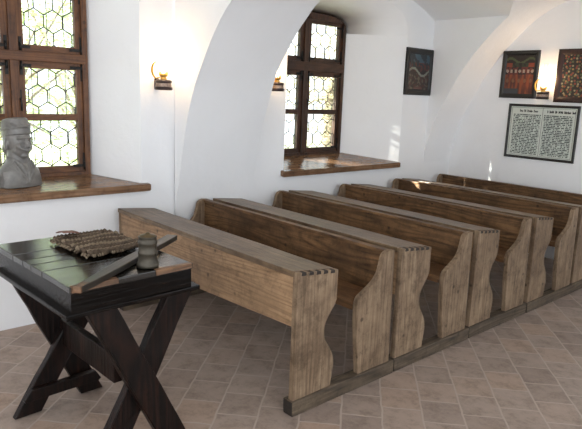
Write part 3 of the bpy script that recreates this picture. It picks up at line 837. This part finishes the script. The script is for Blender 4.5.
canvas(p3, 'painting', .355, .45, icon_floral, 77, 98); tag(p3, 'brown framed dark icon with dense coloured dots on the back wall right of the lamp', 'picture')
doc = picture('framed_page', (1.056, YB-.001, 1.383), 0, .80, .605, .028, 'frame', .02)
bm = bm_new(); box(bm, -.375, .375, -.006, -.003, -.277, .277); obj('mount', bm, 'paper', doc)
bm = bm_new()
for x0, x1 in ((-.335, -.018), (.018, .335)): box(bm, x0, x1, -.0075, -.0062, -.25, .195)
obj('printed_columns', bm, 'page', doc)
bm = bm_new()
for (x0, x1, z0, z1) in ((-.36, .36, .262, .265), (-.36, .36, -.265, -.262), (-.36, -.357, -.265, .265), (.357, .36, -.265, .265), (-.002, .002, -.262, .262)): box(bm, x0, x1, -.0072, -.0062, z0, z1)
for words, x, end in (((3, 2, 5, 4), -.265, -.06), ((1, 4, 2, 4, 6, 3), .05, .33)):     # heading strokes, unreadable in the photograph
    x_ = x
    for wd in words:
        for k in range(wd):
            hgt = .030 if k == 0 else rnd.choice((.019, .022, .028))
            box(bm, x_, x_+.0065, -.0075, -.0062, .214, .214+hgt); box(bm, x_, x_+.011, -.0075, -.0062, .214+hgt*.5*rnd.random(), .221+hgt*.5)
            x_ += .0125
        x_ += .012
obj('heading', bm, 'ink', doc)
tag(doc, 'black framed printed page in two columns on the back wall under the icons', 'picture')

# ------------------------------------------------------------------ garden outside the windows
bm = bm_new(); box(bm, -16, -.62, -14, 16, -.25, -.2); gr = structure(obj('ground', bm, 'grass'))
def tree(loc, crown, n, mat, label, trunk_h, seed, leafsz=.09, trunk_r=.08, cat='tree'):
    r_ = random.Random(seed)
    root = tag(empty('tree', loc), label, cat, 'trees in the garden outside the windows')
    bm = bm_new()
    c = Vector(crown[0]); rad = Vector(crown[1])
    tube(bm, [(0, 0, 0), (.03, .02, trunk_h*.5), (-.02, .03, trunk_h)], trunk_r, 10, 0, True, [trunk_r*1.2, trunk_r, trunk_r*.8])
    for k in range(9):
        a = r_.uniform(0, 2*PI); e = c+Vector((math.cos(a)*rad.x*.7, math.sin(a)*rad.y*.7, r_.uniform(-.5, .7)*rad.z)); s = Vector((-.02, .03, trunk_h*r_.uniform(.6, 1)))
        tube(bm, [s, s.lerp(e, .5)+Vector((0, 0, .1)), e], .03, 6, 0, True, [.035, .022, .008])
    obj('trunk', bm, 'bark', root)
    bm = bm_new()
    for k in range(n):
        while True:
            p = Vector((r_.uniform(-1, 1), r_.uniform(-1, 1), r_.uniform(-1, 1)))
            if p.length < 1 and (noise.noise(p*2.6+Vector((seed, 0, 0))) > -.08): break
        p = Vector((p.x*rad.x, p.y*rad.y, p.z*rad.z))+c
        q = Matrix.Rotation(r_.uniform(0, 6.28), 3, 'Z') @ Matrix.Rotation(r_.uniform(-1.2, 1.2), 3, 'X')
        l = leafsz*r_.uniform(.6, 1.3)
        vs = [bm.verts.new(p+q @ Vector(v)) for v in ((0, 0, 0), (l*.4, l*.25, .01), (l, 0, -.01), (l*.4, -l*.25, .01))]
        bm.faces.new(vs)
    obj('foliage', bm, mat, root, recalc=False)
tree((-4.2, .3, -.2), ((0, 0, 1.9), (1.0, 1.5, 1.7)), 3600, 'leaf_a', 'leafy green tree seen through the window behind the bust', 1.5, 3)
tree((-6.0, 2.2, -.2), ((0, 0, 2.6), (1.2, 1.3, 1.6)), 3200, 'leaf_a', 'pale green tree farther off behind the bust window', 1.8, 5)
tree((-4.6, 6.9, -.2), ((0, 0, 2.2), (.9, 1.0, 1.6)), 2400, 'leaf_b', 'yellowish tree seen through the second window', 2.6, 8, .09, .13)

# unseen sun blockers added beyond the glass: overhead slab, post with lintel, wall piece
bm = bm_new(); box(bm, -2.4, -.5, -4.2, 4.6, 3.05, 3.15); structure(obj('sun_block_slab', bm, 'bark'))  # added slab, out of view, keeps sun off the upper panes
bm = bm_new(); box(bm, -2.32, -2.28, -1.16, -.632, -.2, 3.06); box(bm, -2.32, -2.28, -4.2, -1.16, 2.80, 3.06); box(bm, -2.32, -2.28, -.632, -.45, 2.91, 3.06); structure(obj('sun_block_post', bm, 'bark'))  # added post and lintel, unseen, stop sun patches on the back wall
bm = bm_new(); box(bm, -3.7, -3.4, -7.6, -5.75, -.2, 5.2); structure(obj('sun_block_wall', bm, 'plaster'))  # added wall piece, unseen, keeps sun out of the bust window

# ------------------------------------------------------------------ light
w = bpy.data.worlds.new('World'); scene.world = w; w.use_nodes = True
bg = w.node_tree.nodes['Background']; bg.inputs['Color'].default_value = (.88, .945, 1.0, 1); bg.inputs['Strength'].default_value = 1.0
sd = bpy.data.lights.new('sun', 'SUN'); sd.energy = 14.0; sd.angle = R(1.2); sd.color = (1, .95, .86)
so = bpy.data.objects.new('sun', sd); COL.objects.link(so)
SUN = Vector((1, 1.85, -.70)); so.rotation_euler = SUN.to_track_quat('-Z', 'Y').to_euler(); so.location = (-4, -6, 5)

# added fill light at the rear wall, standing in for an unseen, assumed window
ad_ = bpy.data.lights.new('rear_fill_light', 'AREA'); ad_.shape = 'RECTANGLE'; ad_.size = 2.0; ad_.size_y = 1.6; ad_.energy = 9; ad_.color = (1, .98, .95)
ao = bpy.data.objects.new('rear_fill_light', ad_); COL.objects.link(ao); ao.location = (1.4, -4.17, 1.9); ao.rotation_euler = (R(90), 0, 0)

# ------------------------------------------------------------------ camera
yaw, pitch, roll, fpx = .8323, .2009, .0388, 594.18
f = Vector((-math.sin(yaw)*math.cos(pitch), math.cos(yaw)*math.cos(pitch), -math.sin(pitch)))
r = Vector((math.cos(yaw), math.sin(yaw), 0)); u = r.cross(f)
c, s = math.cos(roll), math.sin(roll)
r2 = c*r+s*u; u2 = -s*r+c*u
cd = bpy.data.cameras.new('camera'); cam = bpy.data.objects.new('camera', cd); COL.objects.link(cam)
mw = Matrix((( r2.x, u2.x, -f.x), (r2.y, u2.y, -f.y), (r2.z, u2.z, -f.z))).to_4x4()
mw.translation = Vector((4.14027, -2.00211, 1.70229)); cam.matrix_world = mw
cd.sensor_width = 36; cd.lens = 36*fpx/582; cd.clip_start = .05
scene.camera = cam

# bring everything to real size
for me in list(bpy.data.meshes): me.transform(Matrix.Scale(K, 4))
for o in scene.objects: o.location = o.location*K
for l in bpy.data.lights:
    if l.type == 'POINT': l.energy *= K*K; l.shadow_soft_size *= K

vs_ = scene.view_settings
scene.display_settings.display_device = 'sRGB'
vs_.view_transform = 'Standard'; vs_.look = 'None'; vs_.exposure = 1.55; vs_.gamma = 1.0; vs_.use_curve_mapping = False
